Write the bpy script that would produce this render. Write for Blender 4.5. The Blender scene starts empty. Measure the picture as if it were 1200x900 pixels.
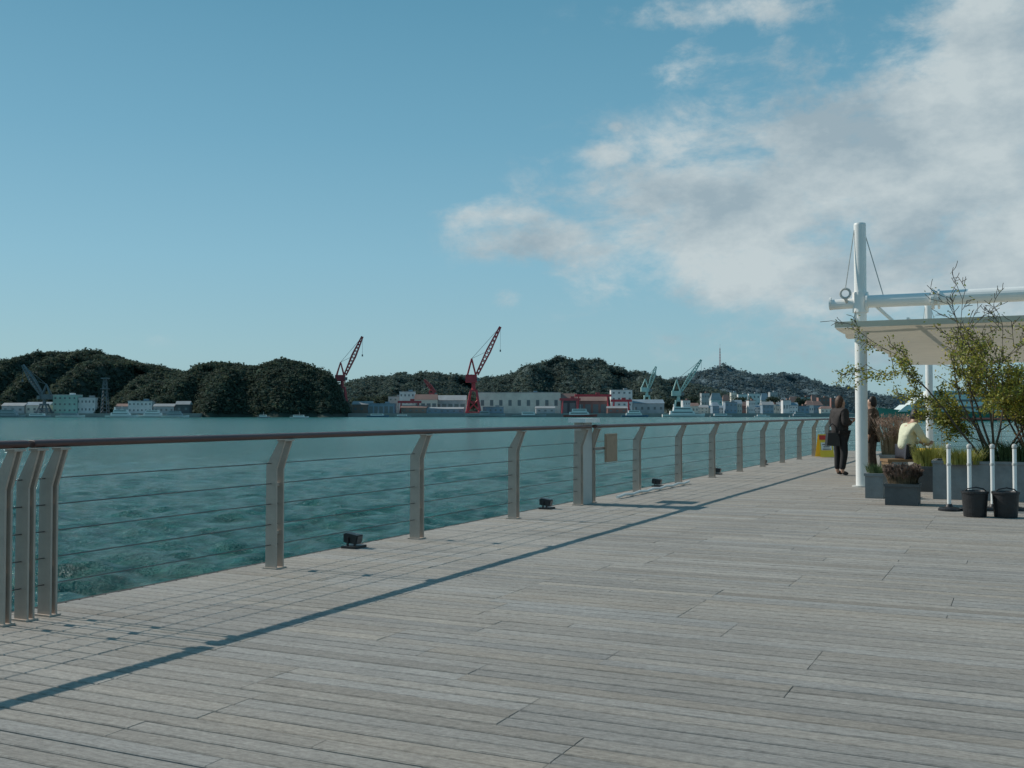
import bpy, bmesh, math, random
import numpy as np
from mathutils import Vector, Matrix, noise as mnoise
random.seed(7); rng=np.random.default_rng(7)
C=bpy.context.scene.collection
F=1250.0; HZ=484.0; H=1.3
TH=math.atan(598/F); CT=math.cos(TH); ST=math.sin(TH); RO=5.67
def R(s,t,z=0.0): return Vector(((s-RO)*CT+t*ST, -(s-RO)*ST+t*CT, z))
def G(px,py,z=0.0):
    d=(H-z)*F/(py-HZ); return Vector(((px-600)/F*d,d,z))
def A(px,py,D): return Vector(((px-600)/F*D,D,H+(HZ-py)/F*D))
# ---------------------------------------------------------------- materials
MC={}
def mat(name,col,rough=.7,metal=0,var=.25,scale=3,bump=.0,bscale=20,stretch=(1,1,1),trans=0,attr=False):
    if name in MC: return MC[name]
    m=bpy.data.materials.new(name); m.use_nodes=True; nt=m.node_tree; N=nt.nodes; L=nt.links
    b=N['Principled BSDF']; b.inputs['Roughness'].default_value=rough; b.inputs['Metallic'].default_value=metal
    tc=N.new('ShaderNodeTexCoord'); mp=N.new('ShaderNodeMapping'); mp.inputs['Scale'].default_value=stretch
    L.new(tc.outputs['Object'],mp.inputs['Vector'])
    n=N.new('ShaderNodeTexNoise'); n.inputs['Scale'].default_value=scale; n.inputs['Detail'].default_value=6; n.inputs['Roughness'].default_value=.65
    L.new(mp.outputs[0],n.inputs['Vector'])
    r=N.new('ShaderNodeMapRange'); r.inputs['From Min'].default_value=.25; r.inputs['From Max'].default_value=.75
    r.inputs['To Min'].default_value=1-var; r.inputs['To Max'].default_value=1+var; L.new(n.outputs[0],r.inputs['Value'])
    mx=N.new('ShaderNodeVectorMath'); mx.operation='SCALE'; mx.inputs[0].default_value=col[:3]; L.new(r.outputs[0],mx.inputs['Scale'])
    out=mx.outputs[0]
    if attr:
        at=N.new('ShaderNodeAttribute'); at.attribute_name='tone'
        m2=N.new('ShaderNodeVectorMath'); m2.operation='MULTIPLY'; L.new(out,m2.inputs[0]); L.new(at.outputs['Color'],m2.inputs[1]); out=m2.outputs[0]
    L.new(out,b.inputs['Base Color'])
    if bump:
        n2=N.new('ShaderNodeTexNoise'); n2.inputs['Scale'].default_value=bscale; n2.inputs['Detail'].default_value=5; L.new(mp.outputs[0],n2.inputs['Vector'])
        bp=N.new('ShaderNodeBump'); bp.inputs['Strength'].default_value=bump; bp.inputs['Distance'].default_value=.5/bscale*2
        L.new(n2.outputs[0],bp.inputs['Height']); L.new(bp.outputs[0],b.inputs['Normal'])
    if trans:
        t=N.new('ShaderNodeBsdfTranslucent'); L.new(out,t.inputs[0]); ms=N.new('ShaderNodeMixShader'); ms.inputs[0].default_value=trans
        L.new(b.outputs[0],ms.inputs[1]); L.new(t.outputs[0],ms.inputs[2]); L.new(ms.outputs[0],N['Material Output'].inputs[0])
    MC[name]=m; return m
# ---------------------------------------------------------------- mesh builder
class MB:
    def __init__(s): s.v=[]; s.f=[]
    def box(s,c,d,rz=0,ry=0):
        M=Matrix.Rotation(rz,3,'Z')@Matrix.Rotation(ry,3,'Y'); b=len(s.v); c=Vector(c)
        for x in(-.5,.5):
            for y in(-.5,.5):
                for z in(-.5,.5): s.v.append(c+M@Vector((x*d[0],y*d[1],z*d[2])))
        for q in((0,1,3,2),(4,6,7,5),(0,4,5,1),(2,3,7,6),(0,2,6,4),(1,5,7,3)): s.f.append([b+i for i in q])
        return s
    def tube(s,p0,p1,r0,r1=None,n=8,cap=True):
        r1=r0 if r1 is None else r1; p0=Vector(p0);p1=Vector(p1); d=(p1-p0)
        if d.length<1e-6: return s
        d.normalize(); a=d.orthogonal().normalized(); c=d.cross(a); b=len(s.v)
        for p,r in((p0,r0),(p1,r1)):
            for i in range(n):
                t=2*math.pi*i/n; s.v.append(p+a*math.cos(t)*r+c*math.sin(t)*r)
        for i in range(n): s.f.append([b+i,b+(i+1)%n,b+n+(i+1)%n,b+n+i])
        if cap: s.f.append([b+i for i in range(n)][::-1]); s.f.append([b+n+i for i in range(n)])
        return s
    def path(s,pts,rs,n=8):
        for i in range(len(pts)-1): s.tube(pts[i],pts[i+1],rs[i],rs[i+1],n,cap=(i==0 or i==len(pts)-2))
        return s
    def lathe(s,prof,c=(0,0,0),n=20,sx=1,sy=1):
        b=len(s.v); c=Vector(c)
        for r,z in prof:
            for i in range(n):
                t=2*math.pi*i/n; s.v.append(c+Vector((r*math.cos(t)*sx,r*math.sin(t)*sy,z)))
        for k in range(len(prof)-1):
            for i in range(n): s.f.append([b+k*n+i,b+k*n+(i+1)%n,b+(k+1)*n+(i+1)%n,b+(k+1)*n+i])
        s.f.append([b+i for i in range(n)][::-1]); s.f.append([b+(len(prof)-1)*n+i for i in range(n)])
        return s
    def prism(s,poly,ax,lo,hi):
        b=len(s.v); n=len(poly)
        for t in(lo,hi):
            for a,c in poly:
                s.v.append(Vector((t,a,c)) if ax=='x' else Vector((a,t,c)) if ax=='y' else Vector((a,c,t)))
        s.f.append([b+i for i in range(n)][::-1]); s.f.append([b+n+i for i in range(n)])
        for i in range(n): s.f.append([b+i,b+(i+1)%n,b+n+(i+1)%n,b+n+i])
        return s
    def quad(s,*p):
        b=len(s.v); s.v+= [Vector(q) for q in p]; s.f.append(list(range(b,b+len(p)))); return s
    def lattice(s,p0,p1,w0,w1,k,r,n=4):
        p0=Vector(p0);p1=Vector(p1); d=(p1-p0).normalized(); a=Vector((0,1,0)); a=(a-d*a.dot(d)).normalized(); c=d.cross(a)
        def cr(t,i):
            w=w0+(w1-w0)*t; sg=((1,1),(1,-1),(-1,-1),(-1,1))[i]
            return p0.lerp(p1,t)+a*sg[0]*w/2+c*sg[1]*w/2
        for i in range(4): s.tube(cr(0,i),cr(1,i),r,r,n)
        for j in range(k):
            for i in range(4): s.tube(cr(j/k,i),cr((j+1)/k,(i+1)%4),r*.6,r*.6,n)
        return s
    def build(s,name,m,parent=None,loc=None,rz=0,smooth=False):
        me=bpy.data.meshes.new(name); me.from_pydata([tuple(v) for v in s.v],[],s.f)
        bm=bmesh.new(); bm.from_mesh(me); bmesh.ops.recalc_face_normals(bm,faces=bm.faces); bm.to_mesh(me); bm.free()
        me.materials.append(m)
        if smooth: me.polygons.foreach_set('use_smooth',[True]*len(me.polygons))
        o=bpy.data.objects.new(name,me); C.objects.link(o)
        if parent: o.parent=parent
        if loc is not None: o.location=loc
        o.rotation_euler.z=rz
        if smooth: o.modifiers.new('w','WEIGHTED_NORMAL')
        return o
def tag(o,label=None,cat=None,group=None,kind=None):
    if label:o['label']=label
    if cat:o['category']=cat
    if group:o['group']=group
    if kind:o['kind']=kind
    return o
def thing(name,label,cat,loc=(0,0,0),rz=0,group=None):
    o=bpy.data.objects.new(name,None); C.objects.link(o); o.location=loc; o.rotation_euler.z=rz; o.empty_display_size=.2
    return tag(o,label,cat,group)
def dup(o,parent=None,loc=None,rz=None,label=None):
    c=o.copy(); C.objects.link(c)
    if parent: c.parent=parent
    if loc is not None: c.location=loc
    if rz is not None: c.rotation_euler.z=rz
    if label: c['label']=label
    for ch in list(o.children): dup(ch,c)
    return c
def npmesh(name,V,Fc,m,smooth=False,tone=None):
    me=bpy.data.meshes.new(name); V=np.asarray(V,dtype=np.float32); Fc=np.asarray(Fc,dtype=np.int32); k=Fc.shape[1]
    me.vertices.add(len(V)); me.vertices.foreach_set('co',V.ravel())
    me.loops.add(Fc.size); me.loops.foreach_set('vertex_index',Fc.ravel())
    me.polygons.add(len(Fc)); me.polygons.foreach_set('loop_start',np.arange(0,Fc.size,k,dtype=np.int32))
    try: me.polygons.foreach_set('loop_total',np.full(len(Fc),k,dtype=np.int32))
    except Exception: pass
    me.polygons.foreach_set('use_smooth',np.full(len(Fc),smooth)); me.update(calc_edges=True)
    if tone is not None:
        a=me.color_attributes.new('tone','FLOAT_COLOR','POINT'); t=np.ones((len(V),4),dtype=np.float32); t[:,:3]=tone; a.data.foreach_set('color',t.ravel())
    me.materials.append(m); o=bpy.data.objects.new(name,me); C.objects.link(o); return o
# ---------------------------------------------------------------- camera, sun, world
cam=bpy.data.cameras.new('camera'); co=bpy.data.objects.new('camera',cam); C.objects.link(co); co.location=(0,0,H)
cam.sensor_width=36; cam.lens=F/1200*36; cam.clip_end=20000; cam.clip_start=.05
co.rotation_euler=(math.radians(90)+math.atan((HZ-450)/F),0,0); bpy.context.scene.camera=co
EL=math.radians(37.3)
to=Vector((-CT*math.cos(EL),ST*math.cos(EL),math.sin(EL)))
sl=bpy.data.lights.new('sun','SUN'); sl.energy=3.7; sl.angle=math.radians(.5); sl.color=(1,.93,.84)
so=bpy.data.objects.new('sun',sl); C.objects.link(so); so.rotation_euler=to.to_track_quat('Z','Y').to_euler()
S=bpy.context.scene; S.view_settings.view_transform='Standard'; S.view_settings.look='None'; S.view_settings.exposure=0
w=bpy.data.worlds.new('World'); S.world=w; w.use_nodes=True; nt=w.node_tree; N=nt.nodes; L=nt.links
BG=N['Background']; BG.inputs[1].default_value=.108
def mth(op,a,b=None,c=None):
    n=N.new('ShaderNodeMath'); n.operation=op
    for i,x in enumerate((a,b,c)):
        if x is None: continue
        if isinstance(x,(int,float)): n.inputs[i].default_value=x
        else: L.new(x,n.inputs[i])
    return n.outputs[0]
sky=N.new('ShaderNodeTexSky'); sky.sky_type='NISHITA'; sky.sun_disc=False; sky.sun_elevation=EL; sky.sun_rotation=math.atan2(-CT,ST)%(2*math.pi)
sky.altitude=0; sky.air_density=1.0; sky.dust_density=.6; sky.ozone_density=2.0
tc=N.new('ShaderNodeTexCoord'); sp=N.new('ShaderNodeSeparateXYZ'); L.new(tc.outputs['Generated'],sp.inputs[0])
az=mth('ARCTAN2',sp.outputs[0],sp.outputs[1]); el=mth('ARCSINE',sp.outputs[2])
cb=N.new('ShaderNodeCombineXYZ'); L.new(az,cb.inputs[0]); L.new(mth('MULTIPLY',el,1.7),cb.inputs[1]); cb.inputs[2].default_value=3.3
def nz(scale,det,rough=.6,off=None,dist=0):
    n=N.new('ShaderNodeTexNoise'); n.inputs['Scale'].default_value=scale; n.inputs['Detail'].default_value=det; n.inputs['Roughness'].default_value=rough
    n.inputs['Distortion'].default_value=dist
    if off:
        v=N.new('ShaderNodeVectorMath'); v.inputs[1].default_value=off; L.new(cb.outputs[0],v.inputs[0]); L.new(v.outputs[0],n.inputs['Vector'])
    else: L.new(cb.outputs[0],n.inputs['Vector'])
    return n.outputs[0]
blobs=[(1080,190,270,140,1.2),(860,235,210,90,1.15),(1200,70,160,120,1.15),(850,10,135,30,.9),(590,252,95,24,.8),(820,65,60,40,.7),(593,348,26,20,.45),(640,285,120,38,.95),
       (712,182,55,22,.85),(722,147,14,9,.5),(640,188,22,9,.42),(1250,300,300,100,1.15),(960,315,260,60,1.0),(130,396,100,11,.22),(405,398,60,10,.25),(1400,150,300,250,1.2),(1100,390,380,60,.55),(700,372,130,18,.26),(20,395,50,13,.25)]
dens=None
for px,py,rx,ry,a in blobs:
    ca=math.atan((px-600)/F); ce=math.atan((HZ-py)/F*math.cos(ca))
    qx=mth('POWER',mth('ABSOLUTE',mth('DIVIDE',mth('SUBTRACT',az,ca),rx/F)),2); qy=mth('POWER',mth('ABSOLUTE',mth('DIVIDE',mth('SUBTRACT',el,ce),ry/F)),2)
    e=mth('MULTIPLY',mth('POWER',2.718,mth('MULTIPLY',mth('ADD',qx,qy),-1)),a)
    dens=e if dens is None else mth('MAXIMUM',dens,e)
n1=nz(11,12,.64,dist=.25); n2=nz(2.6,3,.5,(5,2,1)); n3=nz(34,8,.65,(1,7,2))
tot=mth('ADD',mth('ADD',mth('ADD',dens,mth('MULTIPLY',mth('SUBTRACT',n1,.5),2.2)),mth('MULTIPLY',mth('SUBTRACT',n2,.5),.3)),mth('MULTIPLY',mth('SUBTRACT',n3,.5),.6))
mr=N.new('ShaderNodeMapRange'); mr.interpolation_type='SMOOTHSTEP'; mr.inputs['From Min'].default_value=.20; mr.inputs['From Max'].default_value=1.02; mr.inputs['To Max'].default_value=.93
L.new(tot,mr.inputs['Value'])
gate=N.new('ShaderNodeMapRange'); gate.inputs['From Min'].default_value=.04; gate.inputs['From Max'].default_value=.4; L.new(dens,gate.inputs['Value'])
mask=mth('MULTIPLY',mr.outputs[0],gate.outputs[0])
cr=N.new('ShaderNodeValToRGB'); cr.color_ramp.elements[0].position=.37; cr.color_ramp.elements[0].color=(.30,.385,.435,1)
cr.color_ramp.elements[1].position=.63; cr.color_ramp.elements[1].color=(.51,.575,.59,1)
L.new(nz(9,10,.62,(.02,-.05,0)),cr.inputs[0])
def vs(a,k,op='SCALE'):
    v=N.new('ShaderNodeVectorMath'); v.operation=op; L.new(a,v.inputs[0])
    if op=='SCALE': v.inputs['Scale'].default_value=k
    else: v.inputs[1].default_value=k
    return v.outputs[0]
gr=N.new('ShaderNodeValToRGB'); L.new(mth('DIVIDE',el,1.5708),gr.inputs[0]); e=gr.color_ramp.elements
e[0].position=0; e[0].color=(.28,.44,.50,1); e[1].position=1; e[1].color=(.05,.16,.27,1)
for p,c in((.035,(.265,.45,.53,1)),(.09,(.215,.43,.54,1)),(.16,(.145,.355,.475,1)),(.235,(.096,.285,.40,1))):
    q=e.new(p); q.color=c
gm_=N.new('ShaderNodeMix'); gm_.data_type='RGBA'; gm_.inputs[0].default_value=.8; L.new(vs(sky.outputs[0],(.70,.86,.88),'MULTIPLY'),gm_.inputs[6]); L.new(vs(gr.outputs[0],10),gm_.inputs[7])
mix=N.new('ShaderNodeMix'); mix.data_type='RGBA'; L.new(mask,mix.inputs[0]); L.new(gm_.outputs[2],mix.inputs[6]); L.new(vs(cr.outputs[0],10),mix.inputs[7])
L.new(mix.outputs[2],BG.inputs[0])
# ---------------------------------------------------------------- water
WZ=-1.6
def water():
    m=bpy.data.materials.new('sea water'); m.use_nodes=True; nt=m.node_tree; N=nt.nodes; L=nt.links; b=N['Principled BSDF']
    b.inputs['Roughness'].default_value=.15; b.inputs['IOR'].default_value=1.33; b.inputs['Specular IOR Level'].default_value=.36
    tc=N.new('ShaderNodeTexCoord')
    def noi(sc,det,st=(1,1,1)):
        mp=N.new('ShaderNodeMapping'); mp.inputs['Scale'].default_value=st; L.new(tc.outputs['Object'],mp.inputs[0])
        n=N.new('ShaderNodeTexNoise'); n.inputs['Scale'].default_value=sc; n.inputs['Detail'].default_value=det; n.inputs['Roughness'].default_value=.65; L.new(mp.outputs[0],n.inputs['Vector']); return n.outputs[0]
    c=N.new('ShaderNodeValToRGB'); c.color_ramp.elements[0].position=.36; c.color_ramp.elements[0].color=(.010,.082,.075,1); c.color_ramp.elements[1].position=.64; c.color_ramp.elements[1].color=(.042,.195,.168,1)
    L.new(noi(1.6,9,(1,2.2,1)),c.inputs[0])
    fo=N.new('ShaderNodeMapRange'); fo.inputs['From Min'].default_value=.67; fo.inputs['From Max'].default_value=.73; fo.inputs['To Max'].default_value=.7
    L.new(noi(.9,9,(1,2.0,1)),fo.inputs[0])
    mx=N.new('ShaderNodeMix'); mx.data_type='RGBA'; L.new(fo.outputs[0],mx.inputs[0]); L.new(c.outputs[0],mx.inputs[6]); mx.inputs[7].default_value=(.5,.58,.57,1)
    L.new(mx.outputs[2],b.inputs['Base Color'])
    b1=N.new('ShaderNodeBump'); b1.inputs['Strength'].default_value=1; b1.inputs['Distance'].default_value=.40; L.new(noi(2.6,6,(1,1.6,1)),b1.inputs['Height'])
    b2=N.new('ShaderNodeBump'); b2.inputs['Strength'].default_value=1; b2.inputs['Distance'].default_value=.06; L.new(noi(9,4),b2.inputs['Height']); L.new(b1.outputs[0],b2.inputs['Normal'])
    L.new(b2.outputs[0],b.inputs['Normal'])
    nr,na=740,700; r=4*(7000/4)**(np.arange(nr)/(nr-1)); a=np.radians(np.linspace(-65,55,na))
    RR,AA=np.meshgrid(r,a,indexing='ij'); X=RR*np.sin(AA); Y=RR*np.cos(AA); Z=np.zeros_like(X); gs=np.gradient(r)[:,None]
    wd=math.radians(262)
    for i in range(60):
        lam=.32*(6)**rng.random(); d=wd+rng.normal()*.75; k=2*math.pi/lam; ph=k*(X*math.cos(d)+Y*math.sin(d))+rng.random()*6.28+.5*np.sin(X*.21+i)+.5*np.sin(Y*.19+i*2)
        att=np.clip((lam/gs-2.0)/1.6,0,1); s=np.sin(ph); Z+=att*lam*.0080*(s+.5*(1-2*np.abs(np.cos(ph/2+.4))))
    V=np.stack([X,Y,Z+WZ],-1).reshape(-1,3); i=np.arange(nr-1)[:,None]*na+np.arange(na-1)[None]
    Fc=np.stack([i,i+1,i+na+1,i+na],-1).reshape(-1,4)[:,::-1]
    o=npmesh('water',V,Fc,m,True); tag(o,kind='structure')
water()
gm=mat('seabed mud',(.02,.05,.05)); g=MB().quad((-9000,-500,-6),(9000,-500,-6),(9000,9000,-6),(-9000,9000,-6)).build('ground',gm); tag(g,kind='structure')
# ---------------------------------------------------------------- deck
def deck():
    m=bpy.data.materials.new('weathered deck wood'); m.use_nodes=True; nt=m.node_tree; N=nt.nodes; L=nt.links; b=N['Principled BSDF']; b.inputs['Roughness'].default_value=.8
    b.inputs['Specular IOR Level'].default_value=.2
    tc=N.new('ShaderNodeTexCoord'); at=N.new('ShaderNodeAttribute'); at.attribute_name='tone'
    def noi(sc,det,st):
        mp=N.new('ShaderNodeMapping'); mp.inputs['Scale'].default_value=st; L.new(tc.outputs['Object'],mp.inputs[0])
        n=N.new('ShaderNodeTexNoise'); n.inputs['Scale'].default_value=sc; n.inputs['Detail'].default_value=det; n.inputs['Roughness'].default_value=.75; L.new(mp.outputs[0],n.inputs['Vector']); return n.outputs[0]
    gr=noi(14,8,(.35,5,1)); big=noi(.6,6,(1,1,1)); sp=noi(26,6,(1,1.6,1))
    def rng_(v,a,b_,lo=.3,hi=.7):
        r=N.new('ShaderNodeMapRange'); r.inputs['From Min'].default_value=lo; r.inputs['From Max'].default_value=hi; r.inputs['To Min'].default_value=a; r.inputs['To Max'].default_value=b_; L.new(v,r.inputs[0]); return r.outputs[0]
    def mul(a,b_):
        n=N.new('ShaderNodeMath'); n.operation='MULTIPLY'; L.new(a,n.inputs[0]); L.new(b_,n.inputs[1]); return n.outputs[0]
    k=mul(mul(rng_(gr,.74,1.22),rng_(big,.88,1.10)),rng_(sp,.70,1.22))
    v=N.new('ShaderNodeVectorMath'); v.operation='SCALE'; L.new(at.outputs['Color'],v.inputs[0]); L.new(k,v.inputs['Scale']); L.new(v.outputs[0],b.inputs['Base Color'])
    bp=N.new('ShaderNodeBump'); bp.inputs['Strength'].default_value=.8; bp.inputs['Distance'].default_value=.014; L.new(gr,bp.inputs['Height']); L.new(bp.outputs[0],b.inputs['Normal'])
    V=[];Fc=[];T=[]
    W=.118; t=-4.0; grp=0; seams=[]
    while t<38.2:
        if grp<=0:
            grp=random.choice((1,2,3,4)); j=random.choice((0,0,.55,-.6,1.1,-1.0))
            seams=[-.28,1.15+random.choice((0,.0,.5,-.4)),2.72+j*.4,4.67+j,6.7-j*.7,8.8+j,11.2-j,14.6,18.5,23,28]
        grp-=1
        gv=random.uniform(-.015,.015)
        for a,b2 in zip(seams[:-1],seams[1:]):
            c=.32+gv*.5+random.gauss(0,.022)+(.02 if b2<2.2 else 0); hu=random.gauss(0,.006)
            col=(c*1.08+hu,c,c*.89-hu)
            x0,x1=a+.001,b2-.001; y0,y1=t+.0065,t+W-.0065; z=random.uniform(-.0015,.0015); e=.005; ex=.0015; b0=len(V)
            V+= [(x0,y0,-.035),(x1,y0,-.035),(x1,y1,-.035),(x0,y1,-.035),(x0,y0,z-e),(x1,y0,z-e),(x1,y1,z-e),(x0,y1,z-e),(x0+ex,y0+e,z),(x1-ex,y0+e,z),(x1-ex,y1-e,z),(x0+ex,y1-e,z)]
            T+=[col]*12
            for q in((0,1,5,4),(1,2,6,5),(2,3,7,6),(3,0,4,7),(4,5,9,8),(5,6,10,9),(6,7,11,10),(7,4,8,11),(8,9,10,11)): Fc.append([b0+i for i in q])
        t+=W
    o=npmesh('deck',V,Fc,m,False,np.array(T)); o.location=R(0,0); o.rotation_euler.z=-TH; tag(o,kind='structure')
    sub=MB().box((14,17,-.35),(28.6,42.4,.6)).box((-.30,17,-.12),(.04,42.4,.24)); sub.box((14,17,-2.4),(27.0,41.0,3.4))
    so=sub.build('deck_base',mat('dark joist timber',(.02,.019,.017),.9),None,R(0,0),-TH); tag(so,kind='structure')
deck()
# ---------------------------------------------------------------- railing
steel=mat('greige painted steel',(.44,.365,.305),.5,0,.16,8,.1,60); steel2=mat('brown grey steel',(.25,.21,.185),.5,0,.15,8)
wood=mat('red brown handrail wood',(.10,.045,.038),.45,0,.35,6,.15,30,(6,.6,6)); cable=mat('dark steel cable',(.10,.10,.10),.4,.6,.1)
rail=thing('railing','long pier railing with red brown handrail, greige posts and wire cables','railing',R(0,0),-TH)
def post_mesh(g=.045):
    poly=[(-.056,0),(.056,0),(.055,.83),(.142,1.07),(.082,1.075),(-.050,.86)]
    b=MB()
    for y in(-g,g): b.prism(poly,'y',y-.007,y+.007)
    b.box((0,0,.3),(.04,2*g-.0135,.03)).box((.0,0,.7),(.04,2*g-.0135,.03)).box((.11,0,1.072),(.08,2*g+.04,.014)).box((0,0,.006),(.14,2*g+.05,.012))
    return b
p0=post_mesh().build('post',steel,rail)
ts=[11.90+(i-3)*2.33 for i in range(-3,15)]
pts=[t for t in ts if abs(t-4.91)>.01 and abs(t-14.23)>.01]+[14.26-.24,14.26+.24]
first=True
for t in sorted(pts):
    if first: p0.location=(0,t,0); first=False
    else: dup(p0,rail,(0,t,0))
p1=post_mesh(.022).build('post',steel,rail); p1.location=(0,4.585,0)
for t in(4.755,4.93): dup(p1,rail,(0,t,0))
def oval_rail(y0,y1):
    b=MB(); k=16; segs=[y0,y0+.01]+[y0+(y1-y0)*i/10 for i in range(1,10)]+[y1-.01,y1]
    for j,y in enumerate(segs):
        q=.8 if j in(0,len(segs)-1) else 1
        for i in range(k):
            a=2*math.pi*i/k; b.v.append(Vector((.112+.046*q*math.cos(a),y,1.108+.025*q*math.sin(a))))
    for j in range(len(segs)-1):
        for i in range(k): b.f.append([j*k+i,j*k+(i+1)%k,(j+1)*k+(i+1)%k,(j+1)*k+i])
    b.f.append(list(range(k))[::-1]); b.f.append([(len(segs)-1)*k+i for i in range(k)]); return b
for y0,y1 in((-2.3,4.66),(4.69,14.16),(14.36,23.6),(23.61,37.9)): oval_rail(y0,y1).build('handrail',wood,rail,smooth=True)
for z in(.2,.37,.54,.71,.88):
    MB().tube((0,-2.3,z),(0,37.7,z),.004,n=6).build('cable',cable,rail)
r2=thing('railing','short end railing across the far end of the deck','railing',R(0,37.9),-TH)
q0=post_mesh().build('post',steel,r2); q0.rotation_euler.z=-math.pi/2; q0.location=(1.6,0,0)
for k in(3.3,5.0,6.7,8.4): dup(q0,r2,(k,0,0))
MB().tube((.15,-.11,1.11),(9,-.11,1.11),.035,n=12).build('handrail',wood,r2)
for z in(.2,.37,.54,.71,.88): MB().tube((.1,0,z),(9,0,z),.004,n=6).build('cable',cable,r2)
white=mat('white painted steel',(.82,.82,.79),.4,0,.05,3,.03,30); greyp=mat('pale grey metal panel',(.50,.50,.47),.5,0,.1,5)
sp_=thing('service_pillar','pale grey service pillar with white cap set into the pier railing','pillar',R(-.02,14.26),-TH)
MB().box((0,0,.585),(.13,.36,1.17)).build('cabinet',greyp,sp_); MB().box((.02,0,1.195),(.26,.58,.06)).build('cap',white,sp_)
MB().box((0,-.187,.6),(.10,.012,.9)).build('door',steel,sp_)
tan=mat('tan board',(.36,.25,.17),.6,0,.15,10)
sn=thing('notice_board','small tan square board fixed to the railing beside the service pillar','board',R(.10,15.08),-TH)
MB().box((0,0,.78),(.02,.50,.42)).box((.0,0,.78),(.03,.44,.36)).build('panel',tan,sn); MB().box((-.035,-.3,.78),(.03,.66,.04)).build('bracket',steel2,sn)
blk=mat('black painted metal',(.018,.018,.02),.45,0,.2,10); glass=mat('dark lens glass',(.05,.06,.07),.1)
def spot(px,py,label):
    d=(H)*F/(py-HZ); x=(px-600)/F*d; t=x*ST+d*CT
    o=thing('deck_spotlight',label,'spotlight',R(-.17,t),-TH,'black spotlights along the deck edge')
    MB().box((0,0,.012),(.16,.20,.024)).build('base_plate',blk,o)
    for y in(-.06,.06): MB().box((-.03,y,.06),(.02,.012,.09)).build('bracket',blk,o)
    h=MB(); h.prism([(-.07,.05),(.05,.04),(.07,.125),(-.065,.145)],'y',-.05,.05)
    for k in range(5): h.box((-.08,-.04+k*.02,.095),(.025,.005,.08))
    h.build('head',blk,o); MB().box((.066,0,.083),(.006,.085,.065),ry=.23).build('lens',glass,o)
for px,py,l in((413,641,'black deck spotlight nearest the camera, between the first two single posts'),(643,596,'black deck spotlight just left of the service pillar'),(773,570,'black deck spotlight right of the tan board'),(848,556,'fourth black deck spotlight from the camera'),(903,545,'farthest black deck spotlight near the end of the railing')): spot(px,py,l)
hose=MB(); hp=[R(.12,15.3+i*.35,.025+(.02 if i%2 else 0)) for i in range(12)]
hose.path(hp,[.022]*12); tag(hose.build('hose',white),'pale hose lying along the deck edge behind the service pillar','hose')
# ---------------------------------------------------------------- mast + canopy
def mast(t,label):
    o=thing('mast',label,'mast',R(3.1,t),-TH,'white canopy masts')
    MB().lathe([(.105,.0),(.105,4.64),(.098,4.67),(.0,4.672)],n=28).build('pole',white,o)
    MB().lathe([(.17,0),(.17,.02),(.11,.022)],n=24).build('base_plate',greyp,o)
    MB().tube((-.50,0,3.24),(-.1,0,3.25),.09,n=16).tube((.1,0,3.27),(1.25,0,3.27),.11,n=20).tube((1.2,0,3.28),(6.5,0,3.31),.125,n=20).build('beam',white,o)
    for x0,x1,r in((-.53,-.50,.115),(1.18,1.22,.17),(1.28,1.31,.17),(.10,.13,.17)): MB().tube((x0,0,3.26),(x1,0,3.26),r,n=20).build('flange',white,o)
    MB().tube((0,0,3.08),(0,0,3.44),.135,n=20).build('collar',white,o)
    rg=MB(); k=14
    for i in range(k):
        a,b=2*math.pi*i/k,2*math.pi*(i+1)/k
        rg.tube((-.24+.085*math.cos(a),-.12,3.42+.085*math.sin(a)),(-.24+.085*math.cos(b),-.12,3.42+.085*math.sin(b)),.022,n=8)
    rg.tube((-.24,-.12,3.34),(-.22,-.06,3.25),.03)
    rg.build('shackle_ring',greyp,o)
    for p,q in(((-.09,-.05,4.55),(-.24,-.12,3.50)),((.09,.03,4.45),(.38,.12,3.35)),((-.05,.08,4.55),(-.16,.5,2.95))): MB().tube(p,q,.009,n=6).build('tie_rod',greyp,o)
    for p,q in(((.25,0,3.2),(.55,.1,2.9)),): MB().tube(p,q,.03,n=8).build('strut',white,o)
    return o
mast(19.7,'tall white tubular mast standing nearest, left corner of the canopy'); mast(35.0,'farther white mast seen behind the canopy and shrub')
fab=mat('white canopy fabric',(.74,.68,.56),.8,0,.06,2,.1,15,trans=.22)
def canopy():
    o=thing('canopy','pale folded fabric canopy hanging from the masts over the terrace','canopy',R(2.72,19.3),-TH)
    V=[];Fc=[]; ns=12; sub=12; L_=14.2; ny=ns*sub+1; nx=14
    for j in range(ny):
        u=j/sub; f=u-int(u); sag=.055*(1-(2*f-1)**2)**.8 if j<ny-1 else 0
        for i in range(nx):
            x=9.0*i/(nx-1); V.append((x+.05*math.sin(u*math.pi)*(i==0),L_*j/(ny-1),2.79-.05*u/ns-sag*(1+.25*math.sin(i*1.7+int(u)))+.006*x))
    for j in range(ny-1):
        for i in range(nx-1): a=j*nx+i; Fc.append((a,a+1,a+nx+1,a+nx))
    c=npmesh('membrane',V,Fc,fab,True); c.parent=o
    MB().box((4.5,-.02,2.845),(9.0,.03,.10)).build('front_edge',fab,o)
    for j in range(1,ns+1):
        y=L_*j/ns; MB().tube((-.03,y,2.815),(9.0,y,2.87),.012,n=8).build('cross_bar',white,o)
    for x in(1.2,4,7): MB().box((x,L_/2,2.91),(.04,L_-.1,.05)).build('side_rail',white,o)
canopy()
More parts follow.
